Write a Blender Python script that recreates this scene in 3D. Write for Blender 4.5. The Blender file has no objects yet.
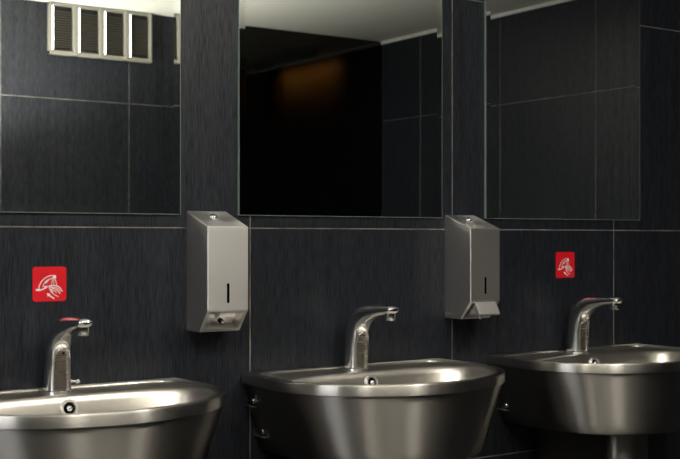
import bpy, bmesh, math, random
from mathutils import Vector, Matrix

# ------------------------------------------------------------------ camera
S = bpy.context.scene
COL = S.collection
TH = math.radians(34.2)            # the camera looks 34 degrees to the right of the mirror wall's normal
FPX = 1169.0
cam_d = bpy.data.cameras.new('camera')
cam = bpy.data.objects.new('camera', cam_d)
COL.objects.link(cam)
cam.location = (0.0, -2.335, 1.175)
cam.rotation_euler = (math.pi / 2, 0, -TH)
cam_d.sensor_width = 36.0
cam_d.lens = FPX / 680 * 36.0
cam_d.shift_y = 9.5 / 680
cam_d.clip_start = 0.02
cam_d.dof.use_dof = True
cam_d.dof.focus_distance = 2.75
cam_d.dof.aperture_fstop = 7.0
S.camera = cam

# ------------------------------------------------------------------ world, exposure
w = bpy.data.worlds.new('world'); S.world = w
w.use_nodes = True
w.node_tree.nodes['Background'].inputs[0].default_value = (0.6, 0.7, 1.0, 1)
w.node_tree.nodes['Background'].inputs[1].default_value = 0.0
S.view_settings.view_transform = 'Standard'
S.view_settings.look = 'None'
S.view_settings.gamma = 1.0
S.view_settings.use_curve_mapping = False
S.view_settings.exposure = -0.15

# lights, some of them added: (x, y, radiance); each is built below
DOWN = [(0.60, -1.45, 140.0), (1.90, -1.45, 175.0)]   # flush downlights
ADDED_UPLIGHT_W = 220.0                    # added, unseen up-light that brightens the ceiling
STRIP_RADIANCE = 14.0
FILL_PANEL_RADIANCE = 7.0             # added, unseen glowing panel on the left wall
WARM_W = 0.75

# ------------------------------------------------------------------ room measures (metres)
CEIL = 2.225
X0, X1 = -1.25, 3.68               # left wall, right wall
YB = -2.69                         # wall opposite the mirrors
GX = 2.62                          # where that wall gives way to dark glass
BAS = [0.861, 1.602, 2.344]        # basin / mirror / tap centres along the wall

# ------------------------------------------------------------------ materials
def mat(name):
    m = bpy.data.materials.new(name); m.use_nodes = True
    nt = m.node_tree
    return m, nt, nt.nodes['Principled BSDF']

def N(nt, t, **kw):
    n = nt.nodes.new(t)
    for k, v in kw.items():
        setattr(n, k, v)
    return n

def simple(name, col, rough=0.5, metal=0.0, spec=0.5, emit=None, es=0.0):
    m, nt, b = mat(name)
    b.inputs['Base Color'].default_value = (*col, 1)
    b.inputs['Roughness'].default_value = rough
    b.inputs['Metallic'].default_value = metal
    b.inputs['Specular IOR Level'].default_value = spec
    if emit:
        b.inputs['Emission Color'].default_value = (*emit, 1)
        b.inputs['Emission Strength'].default_value = es
    return m

def make_tile_mat():
    m, nt, b = mat('dark_striated_tile')
    tc = N(nt, 'ShaderNodeTexCoord'); oi = N(nt, 'ShaderNodeObjectInfo')
    mul = N(nt, 'ShaderNodeVectorMath', operation='SCALE'); mul.inputs[0].default_value = (7.3, 3.1, 5.7)
    nt.links.new(oi.outputs['Random'], mul.inputs['Scale'])
    add = N(nt, 'ShaderNodeVectorMath', operation='ADD')
    nt.links.new(tc.outputs['Object'], add.inputs[0]); nt.links.new(mul.outputs[0], add.inputs[1])
    mp = N(nt, 'ShaderNodeMapping'); mp.inputs['Scale'].default_value = (430, 30, 26)
    nt.links.new(add.outputs[0], mp.inputs[0])
    n1 = N(nt, 'ShaderNodeTexNoise'); n1.inputs['Scale'].default_value = 1.0; n1.inputs['Detail'].default_value = 3
    nt.links.new(mp.outputs[0], n1.inputs['Vector'])
    mp2 = N(nt, 'ShaderNodeMapping'); mp2.inputs['Scale'].default_value = (60, 30, 2.5)
    nt.links.new(add.outputs[0], mp2.inputs[0])
    n2 = N(nt, 'ShaderNodeTexNoise'); n2.inputs['Scale'].default_value = 1.0; n2.inputs['Detail'].default_value = 2
    nt.links.new(mp2.outputs[0], n2.inputs['Vector'])
    av = N(nt, 'ShaderNodeMath', operation='MULTIPLY_ADD'); av.inputs[1].default_value = 0.25
    nt.links.new(n2.outputs['Fac'], av.inputs[0])
    sc = N(nt, 'ShaderNodeMath', operation='MULTIPLY'); sc.inputs[1].default_value = 0.75
    nt.links.new(n1.outputs['Fac'], sc.inputs[0]); nt.links.new(sc.outputs[0], av.inputs[2])
    cr = N(nt, 'ShaderNodeValToRGB')
    cr.color_ramp.elements[0].position = 0.30; cr.color_ramp.elements[0].color = (0.005, 0.0058, 0.0072, 1)
    cr.color_ramp.elements[1].position = 0.72; cr.color_ramp.elements[1].color = (0.0250, 0.0285, 0.0375, 1)
    nt.links.new(av.outputs[0], cr.inputs[0])
    mp3 = N(nt, 'ShaderNodeMapping'); mp3.inputs['Scale'].default_value = (300, 30, 30); mp3.inputs['Location'].default_value = (5, 9, 2)
    nt.links.new(add.outputs[0], mp3.inputs[0])
    n3 = N(nt, 'ShaderNodeTexNoise'); n3.inputs['Scale'].default_value = 1.0; n3.inputs['Detail'].default_value = 2
    nt.links.new(mp3.outputs[0], n3.inputs['Vector'])
    cr3 = N(nt, 'ShaderNodeValToRGB')                       # threads of blue and brown in the dark weave
    cr3.color_ramp.elements[0].position = 0.35; cr3.color_ramp.elements[0].color = (1.15, 1.0, 0.86, 1)
    cr3.color_ramp.elements[1].position = 0.65; cr3.color_ramp.elements[1].color = (0.86, 1.0, 1.2, 1)
    nt.links.new(n3.outputs['Fac'], cr3.inputs[0])
    mx = N(nt, 'ShaderNodeMix', data_type='RGBA', blend_type='MULTIPLY'); mx.inputs[0].default_value = 1.0
    nt.links.new(cr.outputs[0], mx.inputs[6]); nt.links.new(cr3.outputs[0], mx.inputs[7])
    nt.links.new(mx.outputs[2], b.inputs['Base Color'])
    b.inputs['Roughness'].default_value = 0.42
    sr = N(nt, 'ShaderNodeMapRange'); sr.inputs['From Min'].default_value = 0.33; sr.inputs['From Max'].default_value = 0.67
    sr.inputs['To Min'].default_value = 0.25; sr.inputs['To Max'].default_value = 0.50
    nt.links.new(av.outputs[0], sr.inputs['Value']); nt.links.new(sr.outputs[0], b.inputs['Specular IOR Level'])
    bp = N(nt, 'ShaderNodeBump'); bp.inputs['Strength'].default_value = 0.25; bp.inputs['Distance'].default_value = 0.0006
    nt.links.new(n1.outputs['Fac'], bp.inputs['Height']); nt.links.new(bp.outputs[0], b.inputs['Normal'])
    return m

def make_grout():
    m, nt, b = mat('pale_grout')
    n = N(nt, 'ShaderNodeTexNoise'); n.inputs['Scale'].default_value = 22; n.inputs['Detail'].default_value = 4
    tc = N(nt, 'ShaderNodeTexCoord'); nt.links.new(tc.outputs['Object'], n.inputs['Vector'])
    cr = N(nt, 'ShaderNodeValToRGB')
    cr.color_ramp.elements[0].position = 0.3; cr.color_ramp.elements[0].color = (0.10, 0.09, 0.083, 1)
    cr.color_ramp.elements[1].position = 0.7; cr.color_ramp.elements[1].color = (0.32, 0.29, 0.265, 1)
    nt.links.new(n.outputs['Fac'], cr.inputs[0]); nt.links.new(cr.outputs[0], b.inputs['Base Color'])
    b.inputs['Roughness'].default_value = 0.9
    return m

def steel(name, col=(0.60, 0.57, 0.53), rough=0.3, aniso=0.0, brush=(3, 3, 400), amount=0.12, radial=False):
    m, nt, b = mat(name)
    b.inputs['Base Color'].default_value = (*col, 1)
    b.inputs['Metallic'].default_value = 1.0
    tc = N(nt, 'ShaderNodeTexCoord')
    mp = N(nt, 'ShaderNodeMapping'); mp.inputs['Scale'].default_value = brush
    nt.links.new(tc.outputs['Object'], mp.inputs[0])
    n = N(nt, 'ShaderNodeTexNoise'); n.inputs['Scale'].default_value = 1.0; n.inputs['Detail'].default_value = 3
    nt.links.new(mp.outputs[0], n.inputs['Vector'])
    mr = N(nt, 'ShaderNodeMapRange')
    mr.inputs['To Min'].default_value = max(0.02, rough - amount / 2); mr.inputs['To Max'].default_value = rough + amount / 2
    nt.links.new(n.outputs['Fac'], mr.inputs['Value']); nt.links.new(mr.outputs[0], b.inputs['Roughness'])
    bp = N(nt, 'ShaderNodeBump'); bp.inputs['Strength'].default_value = 0.06; bp.inputs['Distance'].default_value = 0.0003
    nt.links.new(n.outputs['Fac'], bp.inputs['Height']); nt.links.new(bp.outputs[0], b.inputs['Normal'])
    if aniso:
        b.inputs['Anisotropic'].default_value = aniso
        if radial:
            t = N(nt, 'ShaderNodeTangent', direction_type='RADIAL', axis='Z')
            nt.links.new(t.outputs[0], b.inputs['Tangent'])
            b.inputs['Anisotropic Rotation'].default_value = 0.25
    return m

M = {}
M['tile'] = make_tile_mat()
M['grout'] = make_grout()
M['apron'] = steel('brushed_basin_steel', col=(0.42, 0.395, 0.365), rough=0.42, aniso=1.0, radial=True)
M['rim'] = steel('polished_rim_steel', col=(0.58, 0.55, 0.51), rough=0.34, aniso=0.97, radial=True)
M['bowl'] = steel('satin_bowl_steel', col=(0.66, 0.62, 0.56), rough=0.34)
M['case'] = steel('brushed_dispenser_steel', col=(0.88, 0.85, 0.82), rough=0.44, aniso=0.5, brush=(3, 3, 400), amount=0.1, radial=True)
M['lever'] = steel('pale_lever_steel', col=(0.82, 0.80, 0.78), rough=0.42, brush=(300, 3, 3))
M['chrome'] = simple('chrome', (0.74, 0.74, 0.76), 0.17, 1.0)
M['sensor'] = steel('satin_sensor_steel', col=(0.42, 0.38, 0.34), rough=0.26)
M['black'] = simple('black_gap', (0.003, 0.003, 0.003), 0.9, spec=0.05)
M['mirror'] = simple('mirror_silver', (0.80, 0.82, 0.78), 0.004, 1.0)
M['mirror_edge'] = simple('ground_glass_edge', (0.28, 0.34, 0.30), 0.25, 0.3)
M['red'] = simple('red_sticker_vinyl', (0.78, 0.012, 0.022), 0.35)
M['white'] = simple('white_print', (0.85, 0.82, 0.80), 0.4)
M['trim'] = simple('white_painted_trim', (0.80, 0.79, 0.74), 0.4)
M['cream'] = simple('cream_enamel_frame', (0.24, 0.23, 0.20), 0.4)
M['slat'] = simple('dark_bronze_slat', (0.05, 0.045, 0.035), 0.5)
M['backing'] = simple('dark_cell_backing', (0.012, 0.012, 0.010), 0.7)
M['strip'] = simple('lit_strip', (0.9, 0.9, 0.85), 0.5, emit=(0.95, 1.0, 0.88), es=STRIP_RADIANCE)
M['recess'] = simple('brown_recess_wall', (0.20, 0.13, 0.06), 0.6)
M['rubber'] = simple('black_rubber', (0.01, 0.01, 0.01), 0.7)

def make_ceiling():
    m, nt, b = mat('white_ceiling_paint')
    n = N(nt, 'ShaderNodeTexNoise'); n.inputs['Scale'].default_value = 5
    cr = N(nt, 'ShaderNodeValToRGB')
    cr.color_ramp.elements[0].color = (0.74, 0.74, 0.68, 1); cr.color_ramp.elements[1].color = (0.80, 0.80, 0.74, 1)
    nt.links.new(n.outputs['Fac'], cr.inputs[0]); nt.links.new(cr.outputs[0], b.inputs['Base Color'])
    b.inputs['Roughness'].default_value = 0.8
    return m
M['ceiling'] = make_ceiling()

def make_floor():
    m, nt, b = mat('dark_floor_tile')
    n = N(nt, 'ShaderNodeTexNoise'); n.inputs['Scale'].default_value = 9; n.inputs['Detail'].default_value = 5
    cr = N(nt, 'ShaderNodeValToRGB')
    cr.color_ramp.elements[0].color = (0.02, 0.02, 0.02, 1); cr.color_ramp.elements[1].color = (0.05, 0.048, 0.045, 1)
    nt.links.new(n.outputs['Fac'], cr.inputs[0]); nt.links.new(cr.outputs[0], b.inputs['Base Color'])
    b.inputs['Roughness'].default_value = 0.5
    return m
M['floor'] = make_floor()

def make_smoked():
    m = bpy.data.materials.new('smoked_glass'); m.use_nodes = True
    nt = m.node_tree; nt.nodes.clear()
    out = N(nt, 'ShaderNodeOutputMaterial'); mix = N(nt, 'ShaderNodeMixShader')
    fr = N(nt, 'ShaderNodeFresnel'); fr.inputs[0].default_value = 1.52
    tr = N(nt, 'ShaderNodeBsdfTransparent'); tr.inputs[0].default_value = (0.32, 0.30, 0.25, 1)
    gl = N(nt, 'ShaderNodeBsdfGlossy'); gl.inputs['Roughness'].default_value = 0.015
    nt.links.new(fr.outputs[0], mix.inputs[0]); nt.links.new(tr.outputs[0], mix.inputs[1]); nt.links.new(gl.outputs[0], mix.inputs[2])
    nt.links.new(mix.outputs[0], out.inputs[0])
    return m
M['smoked'] = make_smoked()

# ------------------------------------------------------------------ mesh helpers
def link(name, me, m, parent=None, smooth=False):
    o = bpy.data.objects.new(name, me)
    COL.objects.link(o)
    if m is not None:
        me.materials.clear(); me.materials.append(M[m] if isinstance(m, str) else m)
    if smooth:
        for p in me.polygons: p.use_smooth = True
    if parent: o.parent = parent
    return o

def from_bm(name, bm, m, parent=None, smooth=False, auto=None):
    bmesh.ops.recalc_face_normals(bm, faces=bm.faces)
    me = bpy.data.meshes.new(name); bm.to_mesh(me); bm.free()
    o = link(name, me, m, parent, smooth)
    if auto is not None:
        for p in me.polygons: p.use_smooth = True
        me.set_sharp_from_angle(angle=math.radians(auto))
    return o

def add_box(bm, x0, x1, y0, y1, z0, z1):
    v = [bm.verts.new((x, y, z)) for z in (z0, z1) for y in (y0, y1) for x in (x0, x1)]
    for f in ((0, 2, 3, 1), (4, 5, 7, 6), (0, 1, 5, 4), (2, 6, 7, 3), (0, 4, 6, 2), (1, 3, 7, 5)):
        bm.faces.new([v[i] for i in f])

def box(name, x0, x1, y0, y1, z0, z1, m, parent=None, bevel=0.0, seg=1):
    bm = bmesh.new(); add_box(bm, x0, x1, y0, y1, z0, z1)
    if bevel:
        bmesh.ops.bevel(bm, geom=bm.edges[:], offset=bevel, segments=seg, affect='EDGES')
    return from_bm(name, bm, m, parent)

def loft(bm, loops, cap0=False, cap1=False, closed=True):
    rows = [[bm.verts.new(p) for p in lp] for lp in loops]
    n = len(rows[0])
    for a, b in zip(rows, rows[1:]):
        for i in range(n if closed else n - 1):
            j = (i + 1) % n
            bm.faces.new((a[i], a[j], b[j], b[i]))
    if cap0: bm.faces.new(rows[0][::-1])
    if cap1: bm.faces.new(rows[-1])
    return rows

def circ(c, u, v, r, n=24):
    c, u, v = Vector(c), Vector(u), Vector(v)
    return [c + u * (r * math.cos(2 * math.pi * i / n)) + v * (r * math.sin(2 * math.pi * i / n)) for i in range(n)]

def lathe(bm, c, axis, prof, n=24):
    """prof: list of (radius, distance along axis); ends closed"""
    ax = Vector(axis).normalized()
    u = ax.orthogonal().normalized(); v = ax.cross(u)
    loft(bm, [circ(Vector(c) + ax * h, u, v, max(r, 1e-5), n) for r, h in prof], True, True)

def tube(bm, pts, r, n=8):
    pts = [Vector(p) for p in pts]
    loops = []
    for i, p in enumerate(pts):
        t = (pts[min(i + 1, len(pts) - 1)] - pts[max(i - 1, 0)]).normalized()
        u = t.cross(Vector((0, 0, 1)))
        if u.length < 1e-3: u = t.cross(Vector((1, 0, 0)))
        u.normalize(); v = t.cross(u)
        loops.append(circ(p, u, v, r, n))
    loft(bm, loops, True, True)

def empty(name, loc=(0, 0, 0)):
    o = bpy.data.objects.new(name, None); COL.objects.link(o)
    o.location = loc; o.empty_display_size = 0.05
    return o

def tag(o, label, cat, group=None):
    o['label'] = label; o['category'] = cat
    if group: o['group'] = group
    return o

def struct(o, label=None):
    o['kind'] = 'structure'
    if label: o['label'] = label
    return o

# ------------------------------------------------------------------ room shell with individual tiles
TILE_MESH = {}
def tile_mesh(wd, ht):
    k = (round(wd, 4), round(ht, 4))
    if k not in TILE_MESH:
        bm = bmesh.new()
        c, d = 0.0012, 0.008
        # local x along the wall, z up, front face towards -y
        back = [(0, 0, 0), (wd, 0, 0), (wd, 0, ht), (0, 0, ht)]
        mid = [(x, -(d - c), z) for x, _, z in back]
        fr = [(c, -d, c), (wd - c, -d, c), (wd - c, -d, ht - c), (c, -d, ht - c)]
        loft(bm, [back, mid, fr], True, True)
        bmesh.ops.recalc_face_normals(bm, faces=bm.faces)
        me = bpy.data.meshes.new('tile'); bm.to_mesh(me); bm.free()
        me.materials.append(M['tile'])
        TILE_MESH[k] = me
    return TILE_MESH[k]

ROWS = [0.0, 0.6, 1.2, 1.8, CEIL]
GAP = 0.0024
def tiled_wall(name, label, origin, rotz, length, first):
    """backing slab of grout with every tile laid on it; 'first' is where the first joint falls along the wall"""
    bm = bmesh.new()
    add_box(bm, 0, length, -0.0068, 0.05, 0, CEIL)
    wall = from_bm(name, bm, 'grout')
    wall.location = origin; wall.rotation_euler = (0, 0, rotz)
    struct(wall, label)
    cuts = [0.0]
    x = first
    while x < length - 0.01:
        if x > 0.01: cuts.append(x)
        x += 0.6
    cuts.append(length)
    for r0, r1 in zip(ROWS, ROWS[1:]):
        for c0, c1 in zip(cuts, cuts[1:]):
            t = bpy.data.objects.new('tile', tile_mesh(c1 - c0 - GAP, r1 - r0 - GAP))
            COL.objects.link(t); t.parent = wall
            t.location = (c0 + GAP / 2, 0, r0 + GAP / 2)
    return wall

F = 0.008   # tile thickness: the tile faces lie on the room's planes
tiled_wall('wall_back', 'dark blue-black tiled wall carrying the mirrors and basins', (X0, F, 0), 0, X1 - X0, (1.338 - X0) % 0.6)
tiled_wall('wall_right', 'dark tiled end wall seen in the mirrors', (X1 + F, 0, 0), -math.pi / 2, -YB, 0.565)
tiled_wall('wall_front', 'dark tiled wall opposite the mirrors', (GX, YB - F, 0), math.pi, GX - X0, (GX - 2.229) % 0.6)
tiled_wall('wall_left', 'dark tiled wall beside the camera', (X0 - F, YB, 0), math.pi / 2, -YB, 0.3)
bm = bmesh.new(); add_box(bm, X0 - 0.1, X1 + 0.1, YB - 1.6, 0.1, -0.1, 0.0)
struct(from_bm('floor', bm, 'floor'), 'dark stone floor')
bm = bmesh.new(); add_box(bm, X0 - 0.1, X1 + 0.1, YB - 1.6, 0.1, CEIL, CEIL + 0.1)
struct(from_bm('ceiling', bm, 'ceiling'), 'white painted ceiling')
struct(box('trim_1', X1 - 0.012, X1, YB, 0, CEIL - 0.018, CEIL - 0.001, 'trim', bevel=0.002), 'thin white trim along the top of the end wall')

# glowing panel in window form, added out of view for light from the left
fill_panel = struct(empty('fill_panel_1', (X0, -1.2, 1.27)), 'added unseen light panel, shaped as a frosted window, on the left wall')
for nm, b6 in (('fill_panel_frame', (0.0, 0.02, -0.55, 0.55, 0.0, 0.05)), ('fill_panel_frame', (0.0, 0.02, -0.55, 0.55, 0.85, 0.90)),
               ('fill_panel_frame', (0.0, 0.02, -0.55, -0.50, 0.05, 0.85)), ('fill_panel_frame', (0.0, 0.02, 0.50, 0.55, 0.05, 0.85))):
    box(nm, *b6, 'trim', fill_panel, 0.002)
M['fill_glow'] = simple('added_glow_pane', (0.8, 0.8, 0.8), 0.6, emit=(0.95, 0.97, 1.0), es=FILL_PANEL_RADIANCE)
box('glow_pane', 0.001, 0.008, -0.50, 0.50, 0.05, 0.85, 'fill_glow', fill_panel)

# smoked glass partition and the dim recess behind it
door = struct(empty('door_1', (GX, YB, 0)), 'smoked dark glass partition from floor to ceiling')
box('glass_pane', 0.004, X1 - GX - 0.002, -0.010, 0.0, 0.004, CEIL - 0.002, 'smoked', door)
struct(box('wall_recess_back', GX, X1 + 0.05, YB - 1.25, YB - 1.2, 0, CEIL, 'recess'), 'dim wall behind the smoked glass')
struct(box('wall_recess_left', GX - 0.05, GX, YB - 1.2, YB - 0.06, 0, CEIL, 'recess'))
struct(box('wall_recess_right', X1, X1 + 0.05, YB - 1.2, YB - 0.02, 0, CEIL, 'recess'))
wl = bpy.data.lights.new('warm_lamp', 'AREA'); wl.energy = WARM_W; wl.color = (1.0, 0.62, 0.22)
wl.shape = 'RECTANGLE'; wl.size = 0.03; wl.size_y = 0.6; wl.spread = math.radians(80)

# ------------------------------------------------------------------ mirrors
def make_mirror(cx, half, z0, z1, label):
    root = empty('wall_mirror', (cx, 0, z0))
    H = z1 - z0; bw = 0.0155; y = -0.006; rise = bw * math.tan(math.radians(1.3))
    bm = bmesh.new()
    q = [(-half + bw, y, bw), (half - bw, y, bw), (half - bw, y, H - bw), (-half + bw, y, H - bw)]
    bm.faces.new([bm.verts.new(p) for p in q])
    me = bpy.data.meshes.new('mirror_face'); bm.to_mesh(me); bm.free()
    link('mirror_face', me, 'mirror', root)
    o = [(-half, y - rise, 0), (half, y - rise, 0), (half, y - rise, H), (-half, y - rise, H)]
    bm = bmesh.new(); loft(bm, [o, q])
    me = bpy.data.meshes.new('bevel_border'); bm.to_mesh(me); bm.free()
    link('bevel_border', me, 'mirror', root)
    e = 0.0013
    bm = bmesh.new()
    a = [(-half - e, 0, -e), (half + e, 0, -e), (half + e, 0, H + e), (-half - e, 0, H + e)]
    b = [(x, y - rise, z) for x, _, z in a]
    loft(bm, [a, b, o])
    me = bpy.data.meshes.new('glass_edge'); bm.to_mesh(me); bm.free()
    link('glass_edge', me, 'mirror_edge', root)
    bm = bmesh.new(); bm.faces.new([bm.verts.new((x, -0.0005, z)) for x, _, z in a])
    me = bpy.data.meshes.new('backing'); bm.to_mesh(me); bm.free()
    link('backing', me, 'black', root)
    return tag(root, label, 'mirror', 'frameless mirrors above the basins')

for cx, lab in zip(BAS, ('frameless mirror reflecting the four-cell slatted fixture and white ceiling',
                         'frameless mirror between the two soap dispensers, reflecting a faint warm glow',
                         'frameless mirror right of the second dispenser, reflecting plain grey tiles')):
    make_mirror(cx, 0.2960, 1.230, 2.03, lab)

# ------------------------------------------------------------------ basins
def dloop(a, s, b, yb, z, nb=None, nf=2.0, taper=0.0, n=192):
    """D-shaped outline: elliptical front (depth b), square or rounded back (at yb), widest at s; depth runs to -y"""
    pts = []
    h = n // 2; m = h // 3
    for i in range(n):
        t = 2 * math.pi * i / n
        c, q = math.cos(t), math.sin(t)
        if i <= h:
            x, d = a * c, s + (b - s) * q
        elif nb is None:                       # straight sides and a square corner against the wall
            j = i - h
            if j <= m: x, d = -a, s + (yb - s) * j / m
            elif j <= h - m: x, d = -a + 2 * a * (j - m) / (h - 2 * m), yb
            else: x, d = a, yb + (s - yb) * (j - h + m) / m
        else:
            e = 2.0 / nb
            x = a * math.copysign(abs(c) ** e, c)
            d = s - (s - yb) * abs(q) ** e
        if d < s: x *= 1 - taper * (s - d) / s
        pts.append((x, -d, z))
    return pts

def make_basin(cx, label, sides_label=None):
    Z = 0.870
    root = empty('wash_basin', (cx, 0, 0.69))
    def L(*a, **k):
        return [(x, y, z - 0.69) for x, y, z in dloop(*a, **k)]
    # apron: tapering steel skirt, closed underneath
    bm = bmesh.new()
    loops = [L(0.18, 0.15, 0.30, 0.004, 0.692, taper=0.0), L(0.238, 0.15, 0.366, 0.003, 0.689, taper=0.03), L(0.2435, 0.15, 0.3725, 0.003, 0.694, taper=0.03)]
    for k in range(1, 7):
        u = k / 6
        loops.append(L(0.2435 + (0.293 - 0.2435) * u, 0.15 + 0.01 * u, 0.3725 + (0.406 - 0.3725) * u, 0.003, 0.694 + (0.848 - 0.694) * u, taper=0.035))
    loft(bm, loops, True, False)
    from_bm('apron', bm, 'apron', root, auto=50)
    # rim: folded lip around the top
    bm = bmesh.new()
    ls = [L(0.2890, 0.150, 0.4020, 0.003, Z - 0.0225, taper=0.035), L(0.2980, 0.150, 0.4110, 0.002, Z - 0.0240, taper=0.035),
          L(0.2995, 0.150, 0.4125, 0.002, Z - 0.0232, taper=0.035), L(0.2996, 0.150, 0.4126, 0.002, Z - 0.0222, taper=0.035),
          L(0.2988, 0.150, 0.4118, 0.002, Z - 0.0032, taper=0.035), L(0.2984, 0.150, 0.4114, 0.002, Z - 0.0018, taper=0.035),
          L(0.2974, 0.150, 0.4104, 0.0022, Z - 0.0004, taper=0.035), L(0.2960, 0.150, 0.4090, 0.003, Z, taper=0.035),
          L(0.2950, 0.150, 0.4080, 0.004, Z, taper=0.035),
          L(0.2810, 0.160, 0.3930, 0.012, Z - 0.0004, nb=12, taper=0.035), L(0.2790, 0.160, 0.3910, 0.014, Z - 0.0008, nb=11, taper=0.035), L(0.2770, 0.160, 0.3890, 0.015, Z - 0.0022, nb=10, taper=0.035),
          L(0.2755, 0.160, 0.3875, 0.016, Z - 0.006, nb=10, taper=0.035)]
    loft(bm, ls)
    from_bm('rim', bm, 'rim', root, auto=50)
    # bowl with its tap ledge at the back
    bm = bmesh.new()
    ls = [L(0.2762, 0.16, 0.388, 0.0155, Z - 0.0045, nb=8, taper=0.035), L(0.269, 0.20, 0.383, 0.088, Z - 0.005, nb=5),
          L(0.265, 0.20, 0.380, 0.096, Z - 0.0055, nb=4.5), L(0.2615, 0.20, 0.3775, 0.100, Z - 0.0075, nb=4.2),
          L(0.2590, 0.20, 0.375, 0.1035, Z - 0.012, nb=4.0), L(0.2555, 0.20, 0.372, 0.107, Z - 0.022, nb=3.8),
          L(0.249, 0.20, 0.366, 0.111, Z - 0.045, nb=3.4), L(0.240, 0.205, 0.361, 0.117, Z - 0.072, nb=3.1),
          L(0.218, 0.21, 0.343, 0.126, Z - 0.098, nb=2.8), L(0.180, 0.215, 0.318, 0.142, Z - 0.118, nb=2.4),
          L(0.120, 0.22, 0.285, 0.168, Z - 0.129, nb=2.2), L(0.060, 0.22, 0.250, 0.195, Z - 0.133, nb=2), L(0.024, 0.22, 0.244, 0.196, Z - 0.134, nb=2)]
    loft(bm, ls, False, True)
    from_bm('bowl', bm, 'bowl', root, auto=60)
    bm = bmesh.new(); lathe(bm, (0, -0.22, Z - 0.135 - 0.69), (0, 0, 1), [(0.031, 0), (0.031, 0.003), (0.027, 0.005), (0.02, 0.003)])
    from_bm('drain', bm, 'chrome', root, auto=40)
    # overflow ring on the back of the bowl
    ax = Vector((0, -0.95, 0.22)); c = (0, -0.1095, 0.838 - 0.69)
    bm = bmesh.new(); lathe(bm, c, ax, [(0.0185, -0.004), (0.0185, 0.0025), (0.0165, 0.0048), (0.0135, 0.0048), (0.0118, 0.002), (0.0112, -0.001)], 32)
    ov = from_bm('overflow_ring', bm, 'lever', root, auto=40)
    bm = bmesh.new(); lathe(bm, c, ax, [(0.0112, -0.001), (0.0112, 0.0006)], 24)
    from_bm('overflow_hole', bm, 'black', ov)
    bm = bmesh.new(); lathe(bm, c, ax, [(0.0062, 0.0), (0.006, 0.004), (0.004, 0.0066), (0.001, 0.0075)], 16)
    from_bm('overflow_button', bm, 'chrome', ov, auto=60)
    # fixing screws with their small bracket tabs, both sides
    for s in (-1, 1):
        for zz in (0.808, 0.737):
            u = (zz - 0.694) / 0.154
            hw = (0.2435 + 0.0525 * u) * (1 - 0.035 * 0.8)
            bm = bmesh.new()
            lathe(bm, (s * (hw - 0.001), -0.034, zz - 0.69), (s, 0, 0), [(0.0062, 0), (0.0062, 0.002), (0.005, 0.0048), (0.0025, 0.006)], 14)
            sc = from_bm('fixing_screw', bm, 'chrome', root, auto=50)
            bm = bmesh.new()
            add_box(bm, s * (hw - 0.004), s * (hw + 0.006), -0.040, -0.003, zz - 0.69 - 0.0138, zz - 0.69 - 0.0126)
            from_bm('bracket_tab', bm, 'rim', sc)
    # cover of the waste trap, from the underside of the basin down the wall
    bm = bmesh.new()
    prof = [(-0.108, -0.002)] + [(0.072 * math.cos(math.pi + math.pi * i / 24), -0.20 + 0.072 * math.sin(math.pi + math.pi * i / 24)) for i in range(25)] + [(0.108, -0.002)]
    loft(bm, [[(x, y, z - 0.69) for x, y in prof] for z in (0.36, 0.365, 0.69)], True, True)
    from_bm('trap_cover', bm, 'apron', root, auto=40)
    return tag(root, label, 'wash basin', 'steel wash basins in a row')

basins = [make_basin(BAS[0], 'brushed steel wash basin nearest the camera, cut by the left edge'),
          make_basin(BAS[1], 'brushed steel wash basin below the middle mirror'),
          make_basin(BAS[2], 'brushed steel wash basin with its round underside cover showing, at far right')]

# ------------------------------------------------------------------ taps
def cr_interp(pts, k=5):
    """Catmull-Rom refinement of tuples"""
    out = []
    n = len(pts)
    for i in range(n - 1):
        p0, p1, p2, p3 = pts[max(i - 1, 0)], pts[i], pts[i + 1], pts[min(i + 2, n - 1)]
        for j in range(k):
            t = j / k
            out.append(tuple(0.5 * (2 * b + (c - a) * t + (2 * a - 5 * b + 4 * c - d) * t * t + (3 * b - a - 3 * c + d) * t ** 3)
                             for a, b, c, d in zip(p0, p1, p2, p3)))
    out.append(pts[-1])
    return out

# stations: back depth, back height, front depth, front height, half width
ST = cr_interp([(0.016, 0.000, 0.0735, 0.000, 0.0275), (0.0165, 0.025, 0.0735, 0.022, 0.0268), (0.0185, 0.055, 0.0742, 0.045, 0.0262),
                (0.0225, 0.087, 0.0762, 0.068, 0.0254), (0.031, 0.114, 0.0805, 0.087, 0.0246), (0.045, 0.134, 0.0900, 0.103, 0.0236),
                (0.065, 0.1465, 0.1050, 0.115, 0.0222), (0.094, 0.1530, 0.1230, 0.1238, 0.0204), (0.130, 0.1555, 0.1440, 0.1300, 0.0185),
                (0.163, 0.1565, 0.1680, 0.1345, 0.0170), (0.186, 0.1565, 0.1880, 0.1370, 0.0158), (0.1955, 0.1550, 0.1970, 0.1400, 0.0138), (0.200, 0.1515, 0.2005, 0.1445, 0.0085)], 5)
NEXP = 2.25
def tap_section(st, n=40):
    bd, bh, fd, fh, hw = st
    pts = []
    for i in range(n):
        t = 2 * math.pi * i / n
        c, q = math.cos(t), math.sin(t)
        u = math.copysign(abs(c) ** (2 / NEXP), c); x = hw * math.copysign(abs(q) ** (2 / NEXP), q)
        d = (bd + fd) / 2 + u * (fd - bd) / 2; h = (bh + fh) / 2 + u * (fh - bh) / 2
        pts.append((x, -d, h))
    return pts

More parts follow.
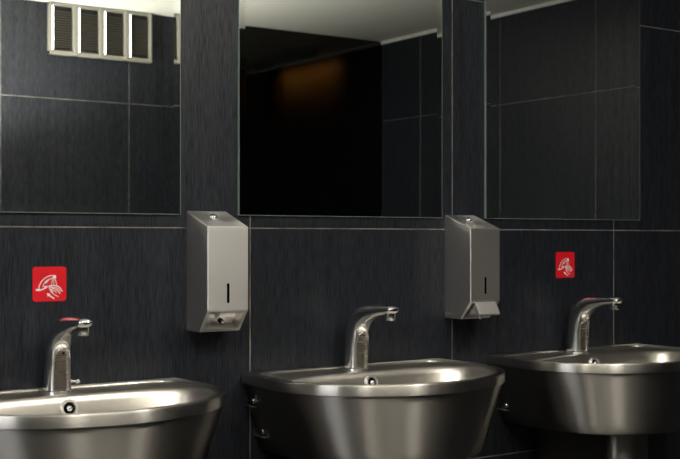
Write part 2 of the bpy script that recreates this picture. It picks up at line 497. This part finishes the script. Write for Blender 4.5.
def front_at(k, x, lift):
    i = min(int(k), len(ST) - 2); t = k - i
    bd, bh, fd, fh, hw = [a + (b - a) * t for a, b in zip(ST[i], ST[i + 1])]
    u = max(0.0, 1 - min(1, abs(x) / hw) ** NEXP) ** (1 / NEXP)
    ln = math.hypot(fd - bd, fh - bh)
    d = (bd + fd) / 2 + u * (fd - bd) / 2 + lift * (fd - bd) / ln
    h = (bh + fh) / 2 + u * (fh - bh) / 2 + lift * (fh - bh) / ln
    return (x, -d, h)

def make_tap(cx, label, lever):
    root = empty('sensor_tap', (cx, 0, 0.8655))
    bm = bmesh.new(); loft(bm, [tap_section(s) for s in ST], True, True)
    from_bm('tap_body', bm, 'chrome', root, auto=50)
    bm = bmesh.new()
    bm2 = [(0.0310, 0), (0.0310, 0.0025), (0.0290, 0.0042)]
    lathe(bm, (0, -0.0458, -0.0008), (0, 0, 1), bm2, 36)
    from_bm('base_ring', bm, 'chrome', root, auto=40)
    # nozzle
    bm = bmesh.new()
    lathe(bm, (0, -0.183, 0.142), (0, 0.10, -1), [(0.0125, 0), (0.0125, 0.016), (0.0115, 0.0185), (0.0095, 0.0185), (0.009, 0.016)], 28)
    nz = from_bm('nozzle', bm, 'chrome', root, auto=40)
    bm = bmesh.new(); lathe(bm, (0, -0.1815, 0.1255), (0, 0.10, -1), [(0.009, 0), (0.009, 0.0016)], 20)
    from_bm('aerator', bm, 'black', nz)
    # arched sensor window on the front of the column
    k0, k1 = 2.0, 21.0
    ks = [k0 + (k1 - k0) * i / 26 for i in range(27)]
    hwid = []
    for k in ks:
        u = (k - k0) / (k1 - k0)
        hwid.append(0.0165 if u < 0.62 else 0.0165 * math.sqrt(max(0.0, 1 - ((u - 0.62) / 0.38) ** 2)))
    bm = bmesh.new()
    rows = [[bm.verts.new(front_at(k, hw * s / 6, 0.0007)) for s in range(-6, 7)] for k, hw in zip(ks[:-1], hwid[:-1])]
    for a, b in zip(rows, rows[1:]):
        for i in range(12): bm.faces.new((a[i], a[i + 1], b[i + 1], b[i]))
    bmesh.ops.recalc_face_normals(bm, faces=bm.faces)
    me = bpy.data.meshes.new('sensor_window'); bm.to_mesh(me); bm.free()
    sw = link('sensor_window', me, 'sensor', root, True)
    path = [front_at(k, -hw, 0.0008) for k, hw in zip(ks, hwid)] + [front_at(k, hw, 0.0008) for k, hw in reversed(list(zip(ks, hwid)))]
    bm = bmesh.new(); tube(bm, path, 0.0014, 8)
    from_bm('window_bead', bm, 'chrome', sw, auto=60)
    for k, x in ((7.2, 0.009), (9.6, 0.009), (18.2, 0.0)):
        p = Vector(front_at(k, x, 0.0))
        bm = bmesh.new(); lathe(bm, p, (0, -1, -0.08), [(0.0022, 0), (0.0022, 0.0012), (0.0014, 0.0022)], 12)
        from_bm('indicator_dot', bm, 'chrome' if k < 15 else 'black', sw, auto=50)
    if lever:
        bm = bmesh.new()
        lathe(bm, (0.024, -0.048, 0.019), (1, -0.15, -0.05), [(0.004, 0), (0.004, 0.006), (0.0026, 0.007), (0.0026, 0.0125), (0.0046, 0.014), (0.0054, 0.0175), (0.0046, 0.021), (0.002, 0.0225)], 16)
        from_bm('mixing_knob', bm, 'chrome', root, auto=50)
    return tag(root, label, 'tap', 'chrome sensor taps on the basins')

make_tap(BAS[0], 'chrome sensor tap with a small side knob, on the nearest basin', True)
make_tap(BAS[1], 'chrome sensor tap on the basin below the middle mirror', False)
make_tap(BAS[2], 'chrome sensor tap on the far right basin, below the smaller looking red sticker', False)

# ------------------------------------------------------------------ soap dispensers
def make_dispenser(x0, wd, lever, label):
    zb = 0.972
    root = empty('soap_dispenser', (x0, 0, zb))
    prof = [(0.0, 0.0), (0.0, 0.265), (0.100, 0.230), (0.100, 0.047), (0.062, 0.0)]   # depth, height
    bm = bmesh.new()
    a = [bm.verts.new((0, -d, h)) for d, h in prof]; b = [bm.verts.new((wd, -d, h)) for d, h in prof]
    n = len(prof)
    for i in range(n):
        bm.faces.new((a[i], a[(i + 1) % n], b[(i + 1) % n], b[i]))
    bm.faces.new(a[::-1]); bm.faces.new(b)
    bmesh.ops.recalc_face_normals(bm, faces=bm.faces)
    bmesh.ops.bevel(bm, geom=[e for e in bm.edges if max(abs(v.co.y) for v in e.verts) > 0.01], offset=0.0015, segments=3, affect='EDGES')
    bm.faces.ensure_lookup_table()
    # the sloping underside opens into a recess
    sl = max((f for f in bm.faces if f.normal.y < -0.5 and f.normal.z < -0.3), key=lambda f: f.calc_area())
    r = bmesh.ops.inset_region(bm, faces=[sl], thickness=0.0085, depth=0)
    e = bmesh.ops.extrude_discrete_faces(bm, faces=[sl])['faces'][0]
    bmesh.ops.translate(bm, verts=e.verts, vec=Vector((0, 0.026, 0.010)))
    from_bm('housing', bm, 'case', root, auto=14)
    # lock on the sloping lid
    bm = bmesh.new(); lathe(bm, (wd * 0.46, -0.040, 0.2505), (0, -0.33, 0.944), [(0.0088, -0.001), (0.0088, 0.003), (0.0070, 0.0058), (0.004, 0.0066)], 20)
    lk = from_bm('lock', bm, 'chrome', root, auto=50)
    bm = bmesh.new(); lathe(bm, (wd * 0.46, -0.0422, 0.2568), (0, -0.33, 0.944), [(0.0022, 0), (0.0022, 0.0006)], 10)
    from_bm('keyhole', bm, 'black', lk)
    # level slot in the front
    bm = bmesh.new(); r, cx, z0, z1 = 0.0033, wd * 0.5, 0.067, 0.104
    pts = [(cx + r * math.cos(t), z1 + r * math.sin(t)) for t in [math.pi * i / 8 for i in range(9)]] + \
          [(cx + r * math.cos(t), z0 + r * math.sin(t)) for t in [math.pi + math.pi * i / 8 for i in range(9)]]
    loft(bm, [[(x, -0.099, z) for x, z in pts], [(x, -0.1003, z) for x, z in pts]], True, True)
    from_bm('level_slot', bm, 'black', root)
    # small rivet low on the side
    bm = bmesh.new(); lathe(bm, (0.0004, -0.010, 0.012), (-1, 0, 0), [(0.0026, 0), (0.0020, 0.0012)], 12)
    from_bm('rivet', bm, 'chrome', root)
    if lever:
        bm = bmesh.new()
        a = [(0.096, 0.043), (0.100, 0.044), (0.116, 0.015), (0.113, 0.011), (0.060, 0.008), (0.060, 0.012)]
        lo = [[(x, -d, h) for d, h in a] for x in (0.016, wd - 0.014)]
        loft(bm, lo, True, True)
        bmesh.ops.recalc_face_normals(bm, faces=bm.faces)
        bmesh.ops.bevel(bm, geom=bm.edges[:], offset=0.0007, segments=2, affect='EDGES')
        from_bm('push_lever', bm, 'lever', root, auto=35)
        bm = bmesh.new(); lathe(bm, (wd * 0.47, -0.084, 0.010), (0, 0, -1), [(0.0042, 0), (0.0042, 0.005), (0.0026, 0.0095), (0.001, 0.0105)], 14)
        from_bm('nozzle', bm, 'white', root, auto=50)
    else:
        bm = bmesh.new(); lathe(bm, (wd * 0.52, -0.058, 0.024), (0, -1, -0.25), [(0.006, 0), (0.006, 0.006), (0.0045, 0.012), (0.0025, 0.0135)], 16)
        nz = from_bm('nozzle', bm, 'rubber', root, auto=50)
        bm = bmesh.new(); lathe(bm, (wd * 0.52, -0.0718, 0.0208), (0, -1, -0.25), [(0.0028, -0.001), (0.0022, 0.001)], 12)
        from_bm('nozzle_tip', bm, 'white', nz)
    return tag(root, label, 'soap dispenser', 'steel soap dispensers between the mirrors')
make_dispenser(1.1755, 0.100, False, 'brushed steel soap dispenser with an open recess below, beside the nearest basin')
make_dispenser(1.9140, 0.098, True, 'brushed steel soap dispenser with a pale push lever below')

# ------------------------------------------------------------------ hand-washing stickers
def stroke(bm, pts, wd, y):
    """flat ribbon with round ends through 2-D points"""
    P = [Vector((x, z)) for x, z in pts]
    L_, R_ = [], []
    for i, p in enumerate(P):
        t = (P[min(i + 1, len(P) - 1)] - P[max(i - 1, 0)]).normalized(); nn = Vector((-t.y, t.x)) * wd / 2
        L_.append(p + nn); R_.append(p - nn)
    v0 = [bm.verts.new((q.x, y, q.y)) for q in L_]; v1 = [bm.verts.new((q.x, y, q.y)) for q in R_]
    for i in range(len(P) - 1): bm.faces.new((v0[i], v0[i + 1], v1[i + 1], v1[i]))
    for c in (P[0], P[-1]): disc(bm, c, wd / 2, wd / 2, y - 0.00001)

def disc(bm, c, rx, rz, y, n=12):
    bm.faces.new([bm.verts.new((c[0] + rx * math.cos(2 * math.pi * i / n), y, c[1] + rz * math.sin(2 * math.pi * i / n))) for i in range(n)])

def make_sticker(cx, cz, label):
    sz = 0.0715
    root = empty('hygiene_sticker', (cx, 0, cz - sz / 2))
    r = 0.006; pts = []
    for qx, qz, a0 in ((1, 1, 0), (-1, 1, 90), (-1, -1, 180), (1, -1, 270)):
        for i in range(7):
            a = math.radians(a0 + 15 * i)
            pts.append((qx * (sz / 2 - r) + r * math.cos(a), sz / 2 + qz * (sz / 2 - r) + r * math.sin(a)))
    bm = bmesh.new()
    loft(bm, [[(x, -0.0001, z) for x, z in pts], [(x, -0.0010, z) for x, z in pts]], True, True)
    from_bm('sticker_face', bm, 'red', root)
    def U(x, y): return ((x - 243) / 280 * sz, (388 - y) / 296 * sz)
    Y = -0.0013
    def S_(wd, *p): stroke(bm, [U(*q) for q in p], wd / 280 * sz, Y)
    bm = bmesh.new()
    S_(8, (152, 282), (158, 250), (172, 222), (195, 195), (222, 178), (250, 168), (280, 168))
    S_(17, (135, 288), (165, 289)); S_(10, (160, 290), (190, 282), (215, 268))
    S_(14, (200, 262), (222, 262)); S_(6, (185, 262), (192, 242), (205, 226))
    S_(16, (208, 226), (228, 208)); S_(8, (225, 210), (245, 196), (272, 190))
    disc(bm, U(283, 180), 15 / 280 * sz, 15 / 280 * sz, Y - 0.0001)
    from_bm('tap_pictogram', bm, 'white', root)
    bm = bmesh.new()
    for p in (((268, 198), (256, 248)), ((279, 198), (277, 245)), ((291, 198), (302, 250))): S_(5, *p)
    from_bm('water_pictogram', bm, 'white', root)
    bm = bmesh.new()
    S_(8, (236, 258), (246, 285), (256, 305), (276, 324)); S_(8, (238, 256), (275, 252), (312, 260), (334, 278), (348, 304))
    S_(7, (256, 284), (285, 280), (308, 296), (330, 322)); S_(6, (250, 270), (290, 268), (318, 284), (334, 304))
    S_(6, (262, 300), (285, 298), (300, 312)); S_(6, (282, 330), (314, 350)); S_(9, (250, 262), (272, 276), (262, 292))
    from_bm('hands_pictogram', bm, 'white', root)
    bm = bmesh.new()
    S_(11, (236, 333), (278, 364))
    bm.faces.new([bm.verts.new((U(*q)[0], Y - 0.0002, U(*q)[1])) for q in ((218, 318), (250, 322), (228, 350))])
    from_bm('arrow_pictogram', bm, 'white', root)
    return tag(root, label, 'sticker', 'red hand-washing stickers')
make_sticker(0.861, 1.082, 'red hand-washing sticker on the tiles above the nearest tap')
make_sticker(2.343, 1.103, 'red hand-washing sticker on the tiles above the far right tap')

# ------------------------------------------------------------------ four-cell slatted fixture on the wall opposite (seen in the mirror)
fx0, fw, fz0, fh = 1.838, 0.492, 1.993, CEIL - 1.993 - 0.002
fix = empty('slatted_wall_fixture', (fx0, YB, fz0))
fr = 0.012; cw = fw / 4; dp = 0.030
box('frame_rail', 0, fw, 0.0, dp, 0, 0.018, 'cream', fix, 0.002)
box('frame_rail', 0, fw, 0.0, dp, fh - 0.012, fh, 'cream', fix, 0.002)
box('back_plate', 0, fw, 0.0, 0.004, 0, fh, 'backing', fix)
for i in range(5):
    xx = i * cw
    box('frame_post', max(0, xx - fr), min(fw, xx + fr), 0.0, dp + 0.004, 0.0, fh, 'cream', fix, 0.002)
for i in range(4):
    xa, xb = i * cw + fr, (i + 1) * cw - fr
    box('light_strip', xa + 0.001, xa + 0.011, 0.006, 0.016, 0.022, fh - 0.014, 'strip', fix)
    pn = box('slat_panel', xa + 0.013, xb, 0.004, 0.008, 0.018, fh - 0.012, 'backing', fix)
    for k in range(16):
        z = 0.024 + k * 0.0112
        s = box('slat', xa + 0.013, xb, 0.008, 0.018, z, z + 0.004, 'slat', pn)
tag(fix, 'cream framed fixture with four dark slatted cells, high on the wall, seen in a mirror', 'wall fixture')

# ------------------------------------------------------------------ lamps
for i, (lx, ly, rad) in enumerate(DOWN):
    dl = empty('downlight', (lx, ly, CEIL - 0.012))
    bm = bmesh.new(); lathe(bm, (0, 0, 0), (0, 0, 1), [(0.086, 0.002), (0.090, 0.0), (0.105, 0.004), (0.107, 0.0118)], 40)
    from_bm('trim_ring', bm, 'trim', dl, auto=40)
    bm = bmesh.new(); lathe(bm, (0, 0, -0.001), (0, 0, 1), [(0.080, 0), (0.084, 0.0025)], 40)
    em = simple('lit_downlight_lens', (0.9, 0.9, 0.88), 0.4, emit=(1.0, 0.94, 0.85), es=rad)
    from_bm('lens', bm, em, dl, auto=40)
    tag(dl, ['flush ceiling downlight in front of the nearest basin', 'flush ceiling downlight in front of the middle basin'][i], 'downlight', 'ceiling downlights outside the frame')

# dim warm lamp in the recess behind the smoked glass
wr = empty('recess_lamp', (3.53, YB - 0.72, CEIL - 0.05))
box('lamp_housing', -0.03, 0.0, -0.32, 0.32, 0.0, 0.0495, 'black', wr)
lo = bpy.data.objects.new('warm_lamp_light', wl); COL.objects.link(lo); lo.parent = wr
lo.location = (0.004, 0, 0.02)
lo.rotation_euler = (0, math.radians(-58), 0)
tag(wr, 'small lamp giving the faint warm glow behind the dark glass', 'lamp')

# up-light added to brighten the ceiling, unseen left of what the mirrors show
fl = empty('added_uplight', (1.12, -2.12, 0.0))
bm = bmesh.new(); lathe(bm, (0, 0, 0.0), (0, 0, 1), [(0.14, 0.0), (0.14, 0.012), (0.13, 0.02), (0.02, 0.026)], 36)
from_bm('lamp_foot', bm, 'black', fl, auto=40)
bm = bmesh.new(); lathe(bm, (0, 0, 0.02), (0, 0, 1), [(0.011, 0.0), (0.011, 1.275)], 16)
from_bm('pole', bm, 'chrome', fl, auto=40)
bm = bmesh.new(); lathe(bm, (0, 0, 1.29), (0, 0, 1), [(0.015, 0.0), (0.06, 0.012), (0.095, 0.04), (0.115, 0.09), (0.118, 0.100), (0.113, 0.098), (0.09, 0.045), (0.055, 0.018), (0.012, 0.006)], 48)
from_bm('lamp_bowl', bm, 'trim', fl, auto=50)
sl = bpy.data.lights.new('added_uplight_light', 'POINT'); sl.energy = ADDED_UPLIGHT_W; sl.color = (1.0, 0.96, 0.88); sl.shadow_soft_size = 0.02
so = bpy.data.objects.new('added_uplight_light', sl); COL.objects.link(so); so.parent = fl; so.location = (0, 0, 1.338)
tag(fl, 'added unseen up-light with a white bowl, near the tiled wall opposite the mirrors', 'floor lamp')
